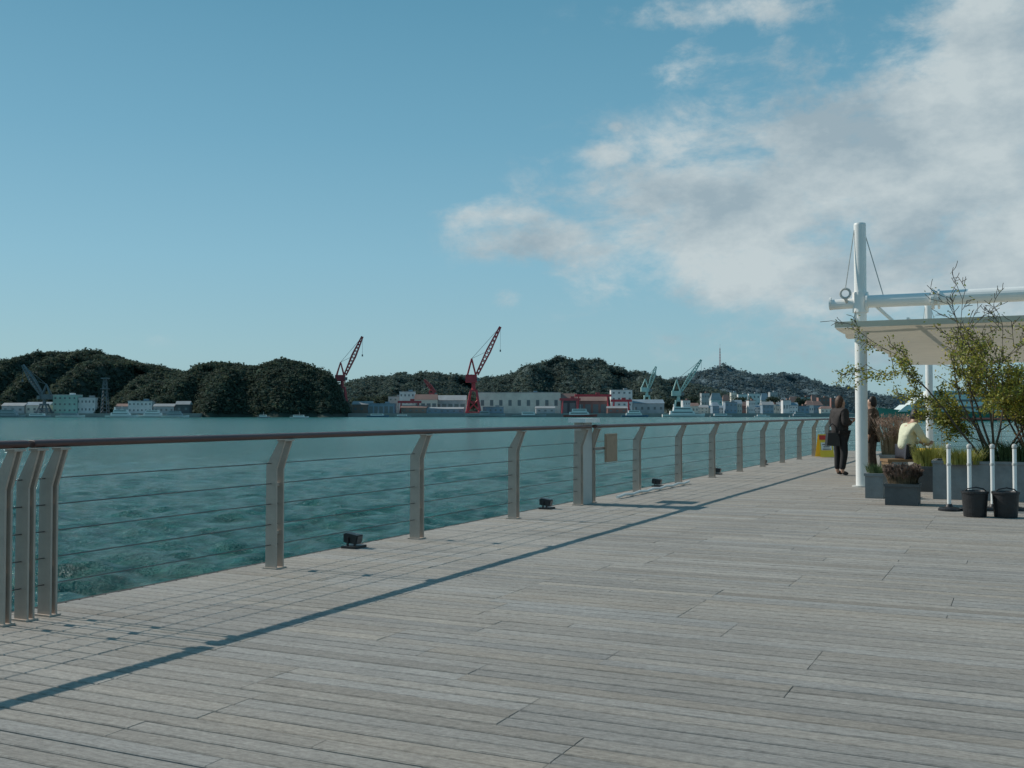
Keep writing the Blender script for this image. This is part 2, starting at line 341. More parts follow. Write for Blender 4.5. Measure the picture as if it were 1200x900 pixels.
# ---------------------------------------------------------------- planters, plants
zinc=mat('weathered zinc grey planter',(.22,.23,.23),.6,0,.25,5,.1,20); dzinc=mat('dark slate planter',(.085,.09,.092),.6,0,.25,5,.1,20); soil=mat('soil',(.03,.022,.016),.95)
def planter(c,wx,wy,h,m,label):
    o=thing('planter',label,'planter',c,-TH)
    b=MB(); t=.03
    b.box((0,-wy/2+t/2,h/2),(wx,t,h)).box((0,wy/2-t/2,h/2),(wx,t,h)).box((-wx/2+t/2,0,h/2),(t,wy-2*t,h)).box((wx/2-t/2,0,h/2),(t,wy-2*t,h)); b.build('box',m,o)
    r=MB(); r.box((0,-wy/2-.004,h-.02),(wx+.03,.03,.04)).box((0,wy/2+.004,h-.02),(wx+.03,.03,.04)).box((-wx/2-.002,0,h-.02),(.03,wy-.03,.04)).box((wx/2+.002,0,h-.02),(.03,wy-.03,.04)); r.build('rim',m,o)
    MB().box((0,0,h-.06),(wx-2*t,wy-2*t,.04)).build('soil',soil,o); return o
PA=G(1063,592)+Vector((0,.2,0)); planter(PA,.44,.43,.30,dzinc,'dark slate box planter holding low dried plants')
PB=G(1034,584)+Vector((.0,.3,0)); planter(PB,.26,.6,.38,zinc,'light grey narrow planter just left of the dark box planter')
PC=G(1160,588)+Vector((.45,.5,0)); planter(PC,2.0,.8,.58,zinc,'large grey planter box behind the white barrier posts, holding the shrub')
PD=G(1047,558); planter(PD,.5,.5,.45,zinc,'grey planter box with tall feathery grass behind the seated person')
PE=G(1108,580)+Vector((.1,.9,0)); planter(PE,.5,.5,.42,dzinc,'dark planter with yellow green grass between bench and shrub')
def blades(name,label,cat,c,rx,ry,z0,h,nb,m,w_=.006,lean=.35,plume=None):
    o=thing(name,label,cat,c)
    b=MB(); pl=MB()
    for i in range(nb):
        a=random.random()*6.28; q=math.sqrt(random.random()); x=q*rx*math.cos(a); y=q*ry*math.sin(a); hh=h*random.uniform(.5,1.08)
        dx,dy=math.cos(a)*lean*hh*random.uniform(.2,1),math.sin(a)*lean*hh*random.uniform(.2,1); wv=Vector((-math.sin(a+random.random()),math.cos(a),0))*w_
        pts=[Vector((x+dx*t*t,y+dy*t*t,z0+hh*t*(1-.12*t*lean))) for t in(0,.35,.7,1)]
        for k in range(3):
            w0=wv*(1-k/3); w1=wv*(1-(k+1)/3*.95); b.quad(pts[k]-w0,pts[k]+w0,pts[k+1]+w1,pts[k+1]-w1)
        if plume and random.random()<.45:
            for r_ in range(10):
                p=pts[3].lerp(pts[2],random.random()*.7); d=Vector((random.gauss(0,.02),random.gauss(0,.02),random.uniform(.01,.05))); pl.quad(p-wv,p+wv,p+wv+d,p-wv+d)
    b.build('foliage',m,o)
    if plume: pl.build('plume',plume,o)
gy=mat('yellow green grass',(.24,.25,.055),.7,0,.35,8,trans=.3); gbrown=mat('dried brown plants',(.13,.095,.055),.8,0,.5,12,trans=.2); gpur=mat('dull heather tips',(.14,.095,.075),.8,0,.5,12,trans=.2)
gtan=mat('tan feather grass',(.30,.23,.14),.8,0,.3,12,trans=.3); gplum=mat('mauve grass plume',(.36,.26,.21),.8,0,.3,12,trans=.3)
ggr=mat('dull green blades',(.07,.11,.04),.7,0,.35,8,trans=.25)
blades('dried_plants','low dull brown dried plants filling the dark slate box planter','plant',PA,.20,.19,.26,.28,900,gbrown,.008,.4,gpur)
blades('green_plants','low dull green blades in the light grey narrow planter','plant',PB,.12,.27,.34,.20,300,ggr,.008,.5)
blades('feather_grass','tall mauve and tan feather grass rising behind the near mast','grass plant',PD,.24,.22,.41,.85,600,gtan,.006,.4,gplum)
blades('ornamental_grass','bright yellow green grass tuft left of the shrub','grass plant',PE,.25,.25,.38,.44,650,gy,.009,.4)
blades('ornamental_grass','yellow green grass in front of the shrub trunk','grass plant',PC+Vector((-.65,-.05,0)),.3,.22,.53,.28,600,gy,.008,.6)
blades('undergrowth','dull green undergrowth below the shrub at the right edge','grass plant',PC+Vector((.35,0,0)),.7,.28,.53,.38,1200,ggr,.01,.6)
bark=mat('grey brown bark',(.09,.07,.05),.9,0,.3,20,.3,60)
leafm=mat('shrub leaves',(.20,.22,.042),.55,0,.5,6,trans=.4,attr=True)
def shrub(base,label,h=2.6,spread=1.0,seed=3,nst=7,name='shrub',dens=1.0):
    rnd=random.Random(seed); o=thing(name,label,'shrub',base); tr=MB(); LV=[];LF=[];LT=[]
    def leaf(p,sz,ton):
        a=Vector((rnd.gauss(0,1),rnd.gauss(0,1),rnd.gauss(0,.7))).normalized(); c=a.orthogonal().normalized(); c=(Matrix.Rotation(rnd.random()*6.28,3,a)@c)
        b=len(LV); LV.extend([p,p+a*sz*.5+c*sz*.28,p+a*sz,p+a*sz*.5-c*sz*.28]); LF.append((b,b+1,b+2,b+3)); LT.extend([ton]*4)
    def br(p,d,ln,r,lev):
        k=6; pts=[p]; rs=[r]
        for i in range(k):
            d=(d+Vector((rnd.gauss(0,.13),rnd.gauss(0,.13),rnd.gauss(.03,.08)))).normalized(); p=p+d*ln/k; pts.append(p); rs.append(max(.0045,r*(1-.75*(i+1)/k)))
            if lev<3 and i>=1 and rnd.random()<.85:
                q=Matrix.Rotation(rnd.uniform(.5,1.15),3,d.orthogonal().normalized()); q=Matrix.Rotation(rnd.random()*6.28,3,d)@q
                br(p,(q@d+Vector((-.08,0,.1))).normalized(),ln*rnd.uniform(.3,.5),rs[-1]*.6,lev+1)
            if lev>=1:
                hgt=p.z/h; nl=int(rnd.uniform(1,8.5)*max(.12,1.5-1.35*hgt)*dens)
                for _ in range(nl):
                    g_=rnd.uniform(.6,1.5); yl=rnd.random(); ton=(g_*(1+.9*yl*yl),g_*(1+.35*yl),g_)
                    leaf(p+Vector((rnd.gauss(0,.04),rnd.gauss(0,.04),rnd.gauss(0,.04))),rnd.uniform(.03,.06),ton)
        tr.path(pts,rs,5)
    for i in range(nst):
        a=6.28*i/nst+rnd.random(); t=rnd.uniform(.15,.6)*spread
        br(Vector((rnd.gauss(0,.08),rnd.gauss(0,.05),0)),Vector((math.cos(a)*t-.06,math.sin(a)*t,1)).normalized(),h*rnd.uniform(.6,1.0),.022,0)
    tr.build('trunk',bark,o); c=npmesh('crown',[tuple(v) for v in LV],LF,leafm,False,np.array(LT)); c.parent=o; return o
shrub(PC+Vector((-.15,0,.5)),'large open shrub with yellow green leaves in the large grey planter',2.2,1.3,5,10,dens=1.05)
shrub(PC+Vector((.5,.1,.5)),'leafy shrub at the right edge beside the large open shrub',1.8,1.2,11,9,dens=1.15)
# ---------------------------------------------------------------- barrier posts
ords=['first','second','third','fourth']
def barrier(px,lab):
    c=G(px,598)
    o=thing('barrier_post',lab,'barrier post',c,0,'white barrier posts')
    MB().tube((0,0,.03),(0,0,.82),.026,n=14).build('pole',white,o)
    MB().lathe([(.012,.82),(.03,.83),(.034,.855),(.026,.88),(.004,.89)],n=14).build('ball_top',greyp,o)
    MB().lathe([(.14,0),(.14,.025),(.12,.04),(.05,.055),(.035,.09)],n=24).build('base',blk,o)
    MB().lathe([(.032,.6),(.032,.63)],n=14).build('collar',greyp,o)
for i,px in enumerate((1111,1135,1162,1188)): barrier(px,f'{ords[i]} white barrier post from the left in front of the large planter')
sackm=mat('black plastic pot',(.014,.014,.016),.5,0,.3,10,.15,12)
def wpot(c,lab):
    o=thing('weight_pot',lab,'pot',c,0,'black weighted pots at the barrier posts')
    MB().lathe([(.13,0),(.135,.01),(.155,.29),(.165,.295),(.165,.32),(.15,.325),(.14,.30)],n=28).build('pot_body',sackm,o,smooth=False)
    hd=MB(); hd.path([Vector((-.15,0,.31)),Vector((-.10,-.02,.35)),Vector((0,-.03,.37)),Vector((.10,-.02,.35)),Vector((.15,0,.31))],[.008]*5,6)
    hd.build('handle',blk,o)
wpot(G(1141,605),'black weighted pot on the deck at the second barrier post'); wpot(G(1177,606),'black weighted pot between the two rightmost barrier posts')
# ---------------------------------------------------------------- yellow A-board
ab=thing('a_board_sign','small yellow folding sign with red band near the end of the railing','sign',G(966,536)+Vector((.0,0,0)),.1)
yel=mat('yellow sign board',(.85,.60,.05),.5,0,.08); redp=mat('red sign print',(.6,.04,.03),.5)
def board(sg):
    b=MB(); y0,y1=sg*.2,sg*.02; b.quad((-.21,y0,.02),(.21,y0,.02),(.19,y1,.68),(-.19,y1,.68)); b.quad((-.21,y0+.015,.02),(.21,y0+.015,.02),(.19,y1+.015,.68),(-.19,y1+.015,.68)); return b
for sg in(-1,1): board(sg).build('board',yel,ab)
MB().quad((-.19,-.076,.52),(.19,-.076,.52),(.185,-.035,.65),(-.185,-.035,.65)).build('red_band',redp,ab)
MB().quad((-.16,-.155,.22),(.16,-.155,.22),(.155,-.095,.44),(-.155,-.095,.44)).build('white_panel',white,ab)
pb=MB()
for k in range(3):
    z=.25+k*.065; y=-.2+.18*(z-.02)/.66-.022; pb.box((0,y,z),(.24-.05*(k%2),.004,.022))
pb.build('printed_lines',blk,ab)
# ---------------------------------------------------------------- bench + people
bw=mat('bench wood',(.22,.13,.06),.6,0,.2,6); ylw=mat('yellow tabletop',(.70,.46,.04),.7)
SP=G(1060,565)
bn=thing('bench','low timber bench under the seated person','bench',SP,0)
MB().box((0,0,.415),(.8,.42,.05)).build('seat',bw,bn)
for x in(-.35,.35): MB().box((x,0,.195),(.06,.38,.39)).build('leg',bw,bn)
tb=thing('cafe_table','small yellow topped table right beside the seated person','table',SP+Vector((.28,-.50,0)),0)
MB().lathe([(.22,.60),(.23,.61),(.23,.64),(.22,.65)],n=24).build('tabletop',ylw,tb); MB().tube((0,0,.03),(0,0,.60),.025).build('stem',blk,tb); MB().lathe([(.17,0),(.17,.02),(.03,.035)],n=20).build('base',blk,tb)
def skin(name,chains,m,parent,sub=2):
    V=[];E=[];Rr=[];roots=[]
    idx={}
    for ch in chains:
        prev=None
        for j,e in enumerate(ch):
            p,r=tuple(round(c,4) for c in e[0]),e[1]
            if p not in idx:
                idx[p]=len(V); V.append(p); Rr.append(r)
                if j==0: roots.append(idx[p])
            i=idx[p]
            if prev is not None and prev!=i: E.append((prev,i))
            prev=i
    me=bpy.data.meshes.new(name); me.from_pydata(V,E,[]); t=bpy.data.objects.new(name+'_t',me); C.objects.link(t)
    md=t.modifiers.new('s','SKIN'); md.use_smooth_shade=True
    sv=me.skin_vertices[0].data
    for i,r in enumerate(Rr): sv[i].radius=(r,r)
    for i in roots: sv[i].use_root=True
    ss=t.modifiers.new('u','SUBSURF'); ss.levels=sub; ss.render_levels=sub
    dg=bpy.context.evaluated_depsgraph_get(); dg.update(); nm=bpy.data.meshes.new_from_object(t.evaluated_get(dg)); nm.name=name
    bpy.data.objects.remove(t); nm.materials.clear(); nm.materials.append(m)
    o=bpy.data.objects.new(name,nm); C.objects.link(o); o.parent=parent; return o
skn=mat('skin',(.45,.27,.19),.5,0,.08)
def person(label,loc,rz,top,bot,hairm,shoem,J,scale=1.0,coat=0,longhair=.0,bulk=0):
    o=thing('person',label,'person',loc,rz); V=Vector
    P={k:V(v) for k,v in J.items()}
    ch=[]; hd=P['head']; nk=P['neck']; f=V((0,1,0)) if 'face' not in P else P['face'].normalized()
    ch.append([(P['pelvis'],.13),(P['spine'],.115),(P['chest'],.13),(nk,.05),(hd-V((0,0,.04))+f*.01,.068),(hd+V((0,0,.03)),.085),(hd+V((0,0,.085))-f*.01,.06)])
    ch.append([(hd-V((0,0,.04))+f*.01,.068),(hd-V((0,0,.025))+f*.085,.018)])
    for s in('l','r'):
        sg=-1 if s=='l' else 1
        ch.append([(P['chest'],.13),(P['sh'+s],.055),(P['el'+s],.042),(P['wr'+s],.027)])
        w=P['wr'+s]; d=(w-P['el'+s]).normalized(); pm=w+d*.055; ch[-1].append((pm,.032))
        side=d.cross(f); side=side.normalized() if side.length>.1 else V((1,0,0))
        for k,(o_,l_) in enumerate(((-.027,.062),(-.009,.075),(.009,.08),(.027,.068))):
            a=pm+side*o_; b=a+d*(.03+l_*.4); c=b+d*l_*.35+f*.018; ch.append([(a+V((0,0,.0005*k)),.011),(b,.010),(c,.008)])
        ch.append([(w+d*.02+side*.02*sg,.012),(w+d*.05+side*.045*sg+f*.01,.010),(w+d*.08+side*.05*sg+f*.02,.008)])
        ch.append([(P['pelvis'],.13),(P['hi'+s],.09),(P['kn'+s],.06),(P['an'+s],.04),(P['to'+s],.03)])
    skin('body',ch,skn,o,1)
    g=.022+bulk*.5; jc=[[(P['pelvis']+V((0,0,-.02-coat)),.16+coat*.1+bulk),(P['spine'],.14+bulk),(P['chest'],.15+bulk),(nk-V((0,0,.03)),.075)]]
    for s in('l','r'): jc.append([(P['chest'],.15+bulk),(P['sh'+s],.055+g),(P['el'+s],.045+g),(P['wr'+s]-(P['wr'+s]-P['el'+s])*.06,.03+g)])
    skin('jacket',jc,top,o)
    tc_=[]
    for s in('l','r'): tc_.append([(P['pelvis']+V((0,0,-.01)),.14),(P['hi'+s],.1),(P['kn'+s],.08),(P['an'+s]+V((0,0,.03)),.062)])
    skin('trousers',tc_,bot,o)
    for s in('l','r'): skin('shoe',[[(P['an'+s]+V((0,0,-.01)),.05),(P['an'+s].lerp(P['to'+s],.5)-V((0,0,.005)),.042),(P['to'+s],.036)]],shoem,o)
    hc=[[(hd+V((0,0,.105))+f*.03,.06),(hd+V((0,0,.085))-f*.02,.098),(hd+V((0,0,.0))-f*.045,.092),(hd+V((0,0,-.07-longhair))-f*.05,.065)]]
    skin('hair',hc,hairm,o)
    sd=V((f.y,-f.x,0)).normalized()
    for k in(-1,1):
        MB().lathe([(.002,-.011),(.010,0),(.002,.011)],hd+f*.078+sd*.03*k,10).build('eye',blk,o)
        MB().lathe([(.004,-.025),(.014,0),(.004,.025)],hd+sd*.086*k-V((0,0,.01)),8).build('ear',skn,o)
    MB().box(hd+f*.072-V((0,0,.062)),(.04,.012,.01),math.atan2(sd.y,sd.x)).build('mouth',mat('lips',(.3,.1,.08)),o)
    o.scale=(scale,)*3; return o
stand=dict(pelvis=(0,0,.88),spine=(0,.0,1.05),chest=(0,-.01,1.24),neck=(0,0,1.40),head=(0,.02,1.52),
 shl=(-.17,-.01,1.33),ell=(-.22,-.03,1.06),wrl=(-.17,.15,.93),shr=(.17,-.01,1.33),elr=(.22,-.04,1.07),wrr=(.14,.17,1.12),
 hil=(-.09,0,.83),knl=(-.10,.02,.46),anl=(-.10,0,.08),tol=(-.115,.14,.035),hir=(.09,0,.83),knr=(.10,.03,.46),anr=(.10,-.03,.08),tor=(.12,.11,.035))
dk=mat('dark patterned jacket',(.028,.023,.022),.85,0,.8,16,.2,30); dt=mat('black trousers',(.012,.012,.014),.85,0,.2); hb_=mat('brown hair',(.07,.035,.02),.6,0,.4,30,.4,60); hk=mat('black hair',(.012,.01,.01),.5,0,.3,30,.4,60)
brw=mat('brown speckled coat',(.06,.042,.03),.85,0,.8,20,.2,30); pal=mat('pale cream jacket',(.60,.62,.46),.8,0,.15,5,.3,15); navy=mat('dark blue trousers',(.03,.035,.05),.85)
P1=G(984,557); person('person in dark patterned jacket and black trousers standing by the near mast',P1,math.radians(-70),dk,dt,hb_,blk,stand,1.0,.08,.08,.035)
st2=dict(stand); st2.update(wrl=(-.19,.03,.82),ell=(-.22,-.02,1.07),wrr=(.20,.06,.82),elr=(.22,-.02,1.06))
person('person in dark brown speckled coat standing half hidden behind the near mast',G(1022,556),math.radians(60),brw,brw,hk,blk,st2,1.0,.12,.05,.02)
sit=dict(pelvis=(0,0,.56),spine=(0,.05,.73),chest=(0,.12,.91),neck=(0,.19,1.05),head=(0,.25,1.15),face=(0,.85,-.35),
 shl=(-.18,.13,.99),ell=(-.23,.22,.75),wrl=(-.12,.40,.70),shr=(.18,.13,.99),elr=(.23,.24,.76),wrr=(.12,.41,.72),
 hil=(-.09,.04,.54),knl=(-.12,.42,.51),anl=(-.12,.45,.10),tol=(-.13,.60,.05),hir=(.09,.04,.54),knr=(.12,.42,.51),anr=(.12,.42,.10),tor=(.13,.57,.05))
person('person in pale cream jacket seated on the bench, leaning over the table',SP+Vector((-.02,0,0)),math.radians(-80),pal,navy,hk,blk,sit,1.06)
bg=thing('handbag','black handbag hanging at the side of the standing person','bag',P1+Vector((-.20,-.14,.62)),.2)
b=MB(); b.prism([(-.15,0),(.15,0),(.12,.27),(-.12,.27)],'y',-.05,.05); b.build('bag_body',blk,bg)
hh=MB(); hh.path([Vector((-.08,0,.27)),Vector((-.07,0,.40)),Vector((0,0,.46)),Vector((.07,0,.40)),Vector((.08,0,.27))],[.01]*5,6); hh.build('strap',blk,bg)
# ---------------------------------------------------------------- hills + forest
def leafball(k,n=26):
    r=random.Random(k); V=[];Fc=[]
    for i in range(n):
        d=Vector((r.gauss(0,1),r.gauss(0,1),r.gauss(.15,1))).normalized(); q=r.uniform(.35,1.0)*(1+.4*mnoise.noise(d*2+Vector((k*5,0,0)))); p=d*q; s=r.uniform(.24,.44)
        nrm=(d+Vector((r.gauss(0,.45),r.gauss(0,.45),r.gauss(.3,.45)))).normalized(); a=nrm.orthogonal().normalized(); b=nrm.cross(a); t=r.random()*6.28
        j=len(V); V+=[p+(a*math.cos(t+u)+b*math.sin(t+u))*s for u in(0,2.0,4.2)]; Fc.append((j,j+1,j+2))
    return np.array([v[:] for v in V]),np.array(Fc)
def crowns(name,pos,rad,m,tv=.45,nl=26):
    T_=[leafball(k,nl) for k in range(8)]; F0=T_[0][1]; nv=len(T_[0][0])
    n=len(pos); T=np.stack([t[0] for t in T_])[rng.integers(0,8,n)]; a=rng.random(n)*6.28; ca,sa=np.cos(a)[:,None],np.sin(a)[:,None]
    X=T[:,:,0]*ca-T[:,:,1]*sa; Y=T[:,:,0]*sa+T[:,:,1]*ca; Z=T[:,:,2]*rng.uniform(.7,1.0,n)[:,None]
    V=np.stack([X,Y,Z],-1)*rad[:,None,None]+pos[:,None,:]; Fc=(F0[None]+np.arange(n)[:,None,None]*nv).reshape(-1,3)
    g=rng.uniform(1-tv,1+tv,n); y=rng.random(n)**2*.5; tone=np.stack([g*(1+y),g*(1+.4*y),g*(1-.1*y)],-1); tone=np.repeat(tone,nv,0)
    tone=tone*np.repeat(rng.uniform(.8,1.2,len(tone)//3),3)[:,None]
    o=npmesh(name,V.reshape(-1,3),Fc,m,False,tone); tag(o,kind='stuff'); return o
def hill(pts,D,front,back,m,fm,name,ftag,ncr,r0,r1,nl,tv=.45):
    px=np.array([p[0] for p in pts],float); py=np.array([p[1] for p in pts],float); n=160; mm=36
    xs=np.linspace(px[0],px[-1],n); zr=H+(HZ-np.interp(xs,px,py))/F*D-(r0+r1)*.78
    us=np.linspace(-1,1,mm)
    def hgt(x,u):
        z=np.interp(x,xs,zr); p=max(0,math.cos(u*math.pi/2))**.95
        return WZ-2+(z-WZ+2)*p
    V=[]
    for u in us:
        for x in xs:
            y=D+(u*front if u<0 else u*back); z=hgt(x,u); wx=(x-600)/F*D
            nn=(mnoise.noise(Vector((wx*.012,y*.012,D)))*.30+mnoise.noise(Vector((wx*.04,y*.04,D)))*.18)*z*(1-abs(u))*min(1,abs(u)*3)+mnoise.noise(Vector((wx*.06,1.7,D)))*3.0*D/900*(z>8)
            V.append((wx,y+mnoise.noise(Vector((x*.03,0,D)))*front*.3*(u<-.3),z+nn))
    Fc=[(j*n+i,j*n+i+1,(j+1)*n+i+1,(j+1)*n+i) for j in range(mm-1) for i in range(n-1)]
    o=npmesh(name,V,Fc,m,True); tag(o,kind='structure')
    VV=np.array(V).reshape(mm,n,3); pos=[];rad=[]
    while len(pos)<ncr:
        i=random.random()*(n-1.001); j=random.random()*(mm*.54); a,b=int(i),int(j); p=VV[b,a]*(1-(i-a))*(1-(j-b))+VV[b,a+1]*(i-a)*(1-(j-b))+VV[b+1,a]*(1-(i-a))*(j-b)+VV[b+1,a+1]*(i-a)*(j-b)
        if p[2]<1.0: continue
        r=random.uniform(r0,r1)*(.7 if random.random()<.4 else 1.35 if random.random()<.12 else 1); p=p.copy(); p[2]+=r*random.uniform(.0,.6); pos.append(p); rad.append(r)
    f=crowns('forest',np.array(pos),np.array(rad),fm,tv,nl); f['label']=ftag; f['category']='forest'
hm=mat('dark hill soil',(.024,.038,.028),.95,0,.5,.15); hm2=mat('haze painted hill soil',(.045,.072,.066),.95,0,.4,.1); hm3=mat('far haze painted hill soil',(.075,.120,.140),.95,0,.25,.05)  # air haze is painted into the farther soils, bluer with distance
fm1=mat('dark forest foliage',(.052,.080,.060),.95,0,.35,.08,0,2.5,attr=True,trans=.4); fm2=mat('haze painted forest foliage',(.070,.108,.100),.95,0,.3,.04,0,1.2,attr=True,trans=.4); fm3=mat('far haze tinted forest foliage',(.090,.148,.178),.95,0,.2,.02,0,.8,attr=True,trans=.4)  # foliage colours include painted haze, paler and bluer on farther hills
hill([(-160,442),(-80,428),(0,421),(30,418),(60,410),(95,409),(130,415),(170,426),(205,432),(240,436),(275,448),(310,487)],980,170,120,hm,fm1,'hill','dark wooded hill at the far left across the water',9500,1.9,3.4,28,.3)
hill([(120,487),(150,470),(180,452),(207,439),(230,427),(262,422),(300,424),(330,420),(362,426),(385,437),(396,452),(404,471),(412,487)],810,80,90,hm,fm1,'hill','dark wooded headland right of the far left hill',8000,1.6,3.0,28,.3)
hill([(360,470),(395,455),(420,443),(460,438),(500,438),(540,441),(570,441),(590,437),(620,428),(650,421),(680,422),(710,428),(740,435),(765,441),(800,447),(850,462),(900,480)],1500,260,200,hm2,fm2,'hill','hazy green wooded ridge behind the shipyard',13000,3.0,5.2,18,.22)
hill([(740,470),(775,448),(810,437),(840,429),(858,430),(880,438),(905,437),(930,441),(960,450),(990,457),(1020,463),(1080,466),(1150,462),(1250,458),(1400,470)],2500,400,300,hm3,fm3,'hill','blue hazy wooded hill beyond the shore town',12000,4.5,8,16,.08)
cq=mat('quay concrete',(.26,.26,.25),.9,0,.2,.1)
ql=MB()
for x0,x1,D0 in((-20,235,720),(408,1010,790),(1000,1500,1700)):
    ql.box((((x0+x1)/2-600)/F*D0,D0+60,-.6),((x1-x0)/F*D0,120,3.4))
tag(ql.build('quay',cq),kind='structure')
# ---------------------------------------------------------------- far buildings
def cm(n,c,v=.22): return mat(n,c,.85,0,v,.15)
COL=dict(white=cm('white render',(.62,.63,.62)),cream=cm('cream render',(.62,.59,.52)),grey=cm('grey render',(.36,.38,.39)),teal=cm('pale green cladding',(.32,.50,.44)),blue=cm('blue cladding',(.20,.28,.34)),red=cm('red brown cladding',(.27,.14,.12)),brown=cm('brown cladding',(.22,.17,.14)),dark=cm('dark cladding',(.08,.09,.095)),rust=cm('rust roof',(.22,.14,.12)),roofg=cm('grey roof',(.28,.30,.31)),roofb=cm('blue grey roof',(.20,.27,.32)))
win=mat('dark window glass',(.13,.16,.17),.3)
def building(px0,px1,yt,D,col,roof,label,kind='flat',rows=1,cols=4,dep=None,shade='window',name='building',cat='building'):
    wd=(px1-px0)/F*D; cx=((px0+px1)/2-600)/F*D; z0=1.1; zt=H+(HZ-yt)/F*D; hh=max(2.5,zt-z0); dep=dep or max(8,min(25,wd*.6))
    o=thing(name,label,cat,(cx,D+dep/2,z0),random.uniform(-.05,.05)); rh=0
    if kind=='gable': rh=hh*.28
    if kind=='hip': rh=hh*.35
    MB().box((0,0,(hh-rh)/2),(wd,dep,hh-rh)).build('wall',COL[col],o); e=hh-rh; ov=.4
    if kind=='flat':
        rf=MB().box((0,0,hh+.15),(wd+.5,dep+.5,.3)).build('roof',COL[roof],o)
        MB().box((wd*.2,0,hh+.9),(min(3,wd*.3),3,1.2)).build('roof_box',COL[roof],rf)
    else:
        g=MB(); ins=wd*.2 if kind=='hip' else 0; a=[(-wd/2-ov,-dep/2-ov,e),(wd/2+ov,-dep/2-ov,e),(wd/2+ov,dep/2+ov,e),(-wd/2-ov,dep/2+ov,e)]; r_=[(-wd/2-ov+ins,0,e+rh),(wd/2+ov-ins,0,e+rh)]
        g.quad(a[0],a[1],r_[1],r_[0]); g.quad(a[2],a[3],r_[0],r_[1]); g.quad(a[1],a[2],r_[1]); g.quad(a[3],a[0],r_[0]); g.quad(*a); g.build('roof',COL[roof],o)
    cw=wd/cols; chh=e/(rows)
    for r in range(rows):
        for c in range(cols):
            big=(shade=='door'); ww=cw*(.7 if big else .36); wh=min(chh*(.72 if big else .28),99)
            MB().box((-wd/2+cw*(c+.5),-dep/2-.03,chh*r+(wh/2 if big else chh*.5)),(ww,.12,wh)).build('door' if big else 'window',win,o)
    return o
B=building
B(2,28,472,740,'grey','roofg','low grey harbour shed at the far left shore','gable',1,3); B(30,58,471,742,'cream','roofb','cream low shed behind the dark grey crane','gable',1,4)
B(62,90,463,740,'teal','white','pale green three storey harbour building below the far left hill','flat',3,5); B(90,112,466,742,'white','roofg','white harbour building joined right of the pale green one','flat',2,5)
B(136,150,473,730,'grey','rust','small grey house with rust roof right of the lattice tower','gable',1,2,dep=7); B(150,178,470,730,'white','roofb','white low harbour building behind the moored ferries','flat',2,6,dep=7); B(180,204,473,726,'grey','roofg','low grey harbour shed behind the white workboat','gable',1,4,dep=6); B(206,222,470,724,'dark','roofg','dark shed at the foot of the wooded headland','gable',1,2,dep=6)
B(413,436,470,820,'brown','roofg','brown shed right of the headland','gable',1,3); B(432,462,473,800,'blue','roofb','blue low warehouse left of the factory sheds','flat',1,5,shade='door'); B(455,472,465,860,'grey','roofg','tall grey block above the blue warehouse','flat',3,3)
B(468,486,459,850,'white','roofb','white office block at the left end of the shipyard','flat',3,4); B(486,512,462,840,'cream','rust','cream shed with rust roof left of the red crane','gable',1,4,shade='door'); B(510,546,463,850,'grey','roofg','grey long roofed shed behind the red crane','gable',1,5,shade='door')
B(470,500,475,805,'brown','rust','low brown waterfront shed under the office block','gable',1,4); B(500,543,477,805,'blue','roofg','low blue waterfront shed just left of the red crane','gable',1,6)
B(560,657,460,830,'cream','roofb','long pale shipyard hall right of the red crane','flat',1,9,30); B(566,590,477,805,'blue','roofg','low blue store in front of the pale shipyard hall','flat',1,4); B(628,650,476,803,'grey','roofg','low grey store at the right half of the pale hall','gable',1,3)
B(657,676,461,830,'dark','rust','dark open ended shed right of the pale hall','gable',1,2,shade='door'); B(676,712,464,850,'red','rust','red brown workshop behind the red gantry','gable',1,4,shade='door')
B(716,741,457,845,'white','roofg','white factory tower right of the red gantry','flat',4,4); B(741,778,468,850,'grey','roofb','grey shed under the small green crane','gable',1,5); B(712,735,476,803,'red','roofg','low red waterfront hut below the white tower','gable',1,3)
on=['first','second','third','fourth','fifth','sixth','seventh','eighth','ninth','tenth','eleventh','twelfth','thirteenth','fourteenth','fifteenth','sixteenth','seventeenth','eighteenth','nineteenth','twentieth']
px=800; k=0; rnd=random.Random(4)
while k<20 and px<1000:
    wd=rnd.uniform(7,15); c=rnd.choice(['white','white','cream','grey','blue','red','brown']); r=rnd.choice(['rust','roofg','roofb','rust']); kd=rnd.choice(['gable','flat','hip'])
    B(px,px+wd,rnd.uniform(468,476),830+rnd.uniform(-20,20),c,r,f'{c} waterfront building, {on[k]} from the left in the front row of the shore town',kd,rnd.choice((1,2)),3); px+=wd*.82; k+=1
px=822; k=0
while k<14:
    wd=rnd.uniform(6,14); c=rnd.choice(['white','white','cream','grey','red']); r=rnd.choice(['rust','roofg','roofb'])
    B(px,px+wd,rnd.uniform(459,467),1050+rnd.uniform(-30,30),c,r,f'{c} taller block, {on[k]} from the left in the back row of the shore town',rnd.choice(['flat','hip','flat']),3,3); px+=wd*.95+2; k+=1
def far_tree(px,yt,D,label):
    r=(HZ-yt)/F*D+H; o=thing('tree',label,'tree',((px-600)/F*D,D,1)); MB().path([Vector((0,0,0)),Vector((.2,0,r*.5))],[.35,.2],6).build('trunk',bark,o)
    n=60; pos=np.array([[random.gauss(0,r*.22),random.gauss(0,r*.22),r*random.uniform(.3,.85)] for _ in range(n)]); rad=rng.uniform(.09,.18,n)*r
    c=crowns('crown',pos,rad,fm1,.3); del c['kind']; c.parent=o
tl=['left of the brown shed','above the blue warehouse','behind the grey long roofed shed','at the foot of the red crane','behind the red brown workshop','behind the white factory tower','under the green crane','at the left end of the town','in the middle of the town','between the town blocks','at the right end of the town','beside the lattice tower','right of the ferries','beside the dark crane']
